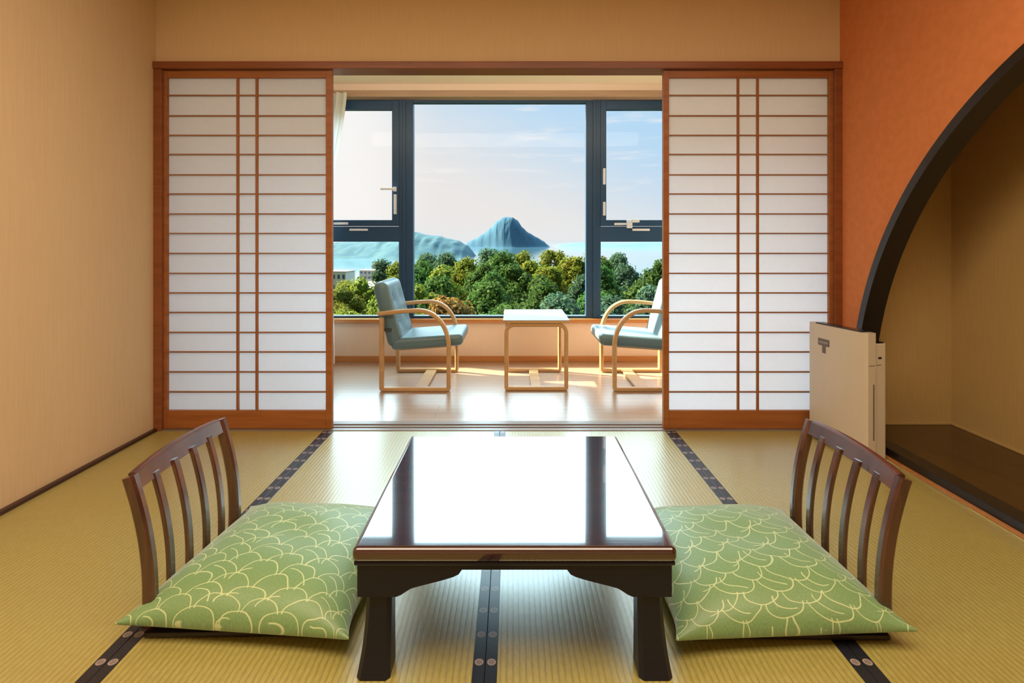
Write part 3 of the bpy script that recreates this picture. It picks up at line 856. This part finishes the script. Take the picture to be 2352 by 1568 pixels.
building('low white flat roofed building at the left edge of the view, nearest the trees', ix(783, 330), 330, 12, 14, 19, 'render_white')
building('small grey building in the lowland behind the white flat roofed one', ix(850, 520), 520, 16, 12, 9, 'render_grey', 2)
building('pale building on the shore between the grey building and the headland', ix(872, 560), 560, 14, 12, 13, 'render_white')

# ------------------------------------------------------------------ trees
def leaf_cluster_mesh(name, seed, m, R_=2.9):
    rnd = random.Random(seed); bm = bmesh.new(); lobes = []
    for i in range(44):
        a = rnd.uniform(0, 2*pi); h = rnd.uniform(-.9, 1.15)          # crown narrows towards its top
        w_ = R_*(.80 - .52*max(0, h)**1.3)*rnd.uniform(.55, 1.0)
        lobes.append((Vector((w_*cos(a), w_*sin(a), h*R_*.86)), R_*rnd.uniform(.15, .31)))
    lobes.append((Vector((0, 0, -.1*R_)), R_*.55))
    for c, r in lobes:
        bmesh.ops.create_icosphere(bm, subdivisions=1, radius=r*.72, matrix=Matrix.Translation(c))
    for v in bm.verts: v.co += Vector((rnd.uniform(-1, 1), rnd.uniform(-1, 1), rnd.uniform(-1, 1)))*.10
    for c, r in lobes:
        for q in range(int(150*(r/.9)**1.2)+40):
            d = Vector((rnd.gauss(0, 1), rnd.gauss(0, 1), rnd.gauss(0, 1)+.3)).normalized()
            p = c + d*r*rnd.uniform(.62, 1.22)
            s = rnd.uniform(.09, .19)
            t1 = d.orthogonal().normalized(); t2 = d.cross(t1)
            an = rnd.uniform(0, 2*pi); u = (t1*cos(an)+t2*sin(an)); v_ = (d.cross(u)+d*rnd.uniform(-.8, .8)).normalized(); u = (u+d*rnd.uniform(-.8, .8)).normalized()
            vs = [bm.verts.new(p+u*s), bm.verts.new(p+v_*s*.6), bm.verts.new(p-u*s), bm.verts.new(p-v_*s*.6)]
            bm.faces.new(vs)
    me = bpy.data.meshes.new(name); bm.to_mesh(me); bm.free(); me.materials.append(m)
    return me
KIND = {'olive': ('leaf_olive', 'olive green broadleaf tree in the wood outside the window', 'olive green trees outside the window'),
        'green': ('leaf_green', 'dark green broadleaf tree in the wood outside the window', 'dark green trees outside the window'),
        'blue': ('leaf_blue', 'blue green bushy tree in the wood outside the window', 'blue green trees outside the window'),
        'rust': ('leaf_rust', 'rusty orange autumn tree among the green trees outside the window', 'rusty trees outside the window')}
crowns = {kk: [leaf_cluster_mesh('crown', 11+31*i+len(kk), M[v[0]]) for i in range(3)] for kk, v in KIND.items()}
bm = bmesh.new(); bmesh.ops.create_cone(bm, cap_ends=True, segments=8, radius1=.32, radius2=.16, depth=8, matrix=Matrix.Translation((0, 0, -4)))
for i in range(5):
    a = i*2*pi/5; cyl(bm, (0, 0, -1.8), (1.3*cos(a), 1.3*sin(a), .4), .08, 6)
trunk_me = bpy.data.meshes.new('trunk'); bm.to_mesh(trunk_me); bm.free(); trunk_me.materials.append(M['bark'])
def tree(kind, x, y, ztop, s):
    _, lb, gp = KIND[kind]
    t_ = thing('broadleaf_tree', lb, 'tree', (x, y, ztop-3.25*s), random.uniform(0, 6.28), gp); t_.scale = (s, s, s)
    c_ = bpy.data.objects.new('crown', random.choice(crowns[kind])); C.objects.link(c_); c_.parent = t_
    b_ = bpy.data.objects.new('trunk', trunk_me); C.objects.link(b_); b_.parent = t_
def top_py(px, d):      # the wood's skyline as seen through the window
    pts = [(600, 655), (770, 640), (850, 612), (915, 588), (960, 590), (1010, 588), (1060, 590), (1095, 580), (1150, 576), (1190, 583), (1220, 590), (1240, 580), (1300, 568), (1345, 584), (1390, 574), (1410, 590), (1440, 576), (1470, 594), (1515, 600), (1650, 605), (1800, 605)]
    for (a, pa), (b, pb) in zip(pts, pts[1:]):
        if a <= px <= b: return pa+(pb-pa)*(px-a)/(b-a)
    return 605
rnd = random.Random(21)
rows = [(d, (4.4 if d < 60 else 3.7)*q, q) for d, q in ((22, .60), (28, .72), (35, .85), (44, 1.0), (56, 1.18), (71, 1.35), (90, 1.6), (116, 1.9))]
for ri, (d, step, s) in enumerate(rows):
    x = ix(700, d) - 2 + rnd.uniform(0, step); k_i = ri
    while x < ix(1600, d)+2:
        k_i += 1; yy = d*(1 + (.068 if k_i % 2 else -.068) + rnd.uniform(-.01, .01)); px = 1176+x/yy*FPX
        low = top_py(max(600, min(1799, px)), yy)
        fr_ = ri/(len(rows)-1)
        # rows step down the picture from the skyline to the sill
        py = low + (1-fr_)**1.25*(745-low) + rnd.uniform(-7, 7)*(1 if ri < 7 else .4)
        if not (px < 860 and yy > 95):
            kk = rnd.choices(['olive', 'green', 'blue', 'rust'], [5, 4, 3, .22])[0]
            if px > 1370: kk = rnd.choices(['blue', 'green', 'olive'], [5, 4, 1.5])[0]
            if px < 900: kk = rnd.choices(['olive', 'blue', 'green'], [6, 2, 2])[0]
            tree(kk, x, yy, EYE-(py-550)*yy/FPX, s*rnd.uniform(.85, 1.15))
        x += step*rnd.uniform(.8, 1.15)
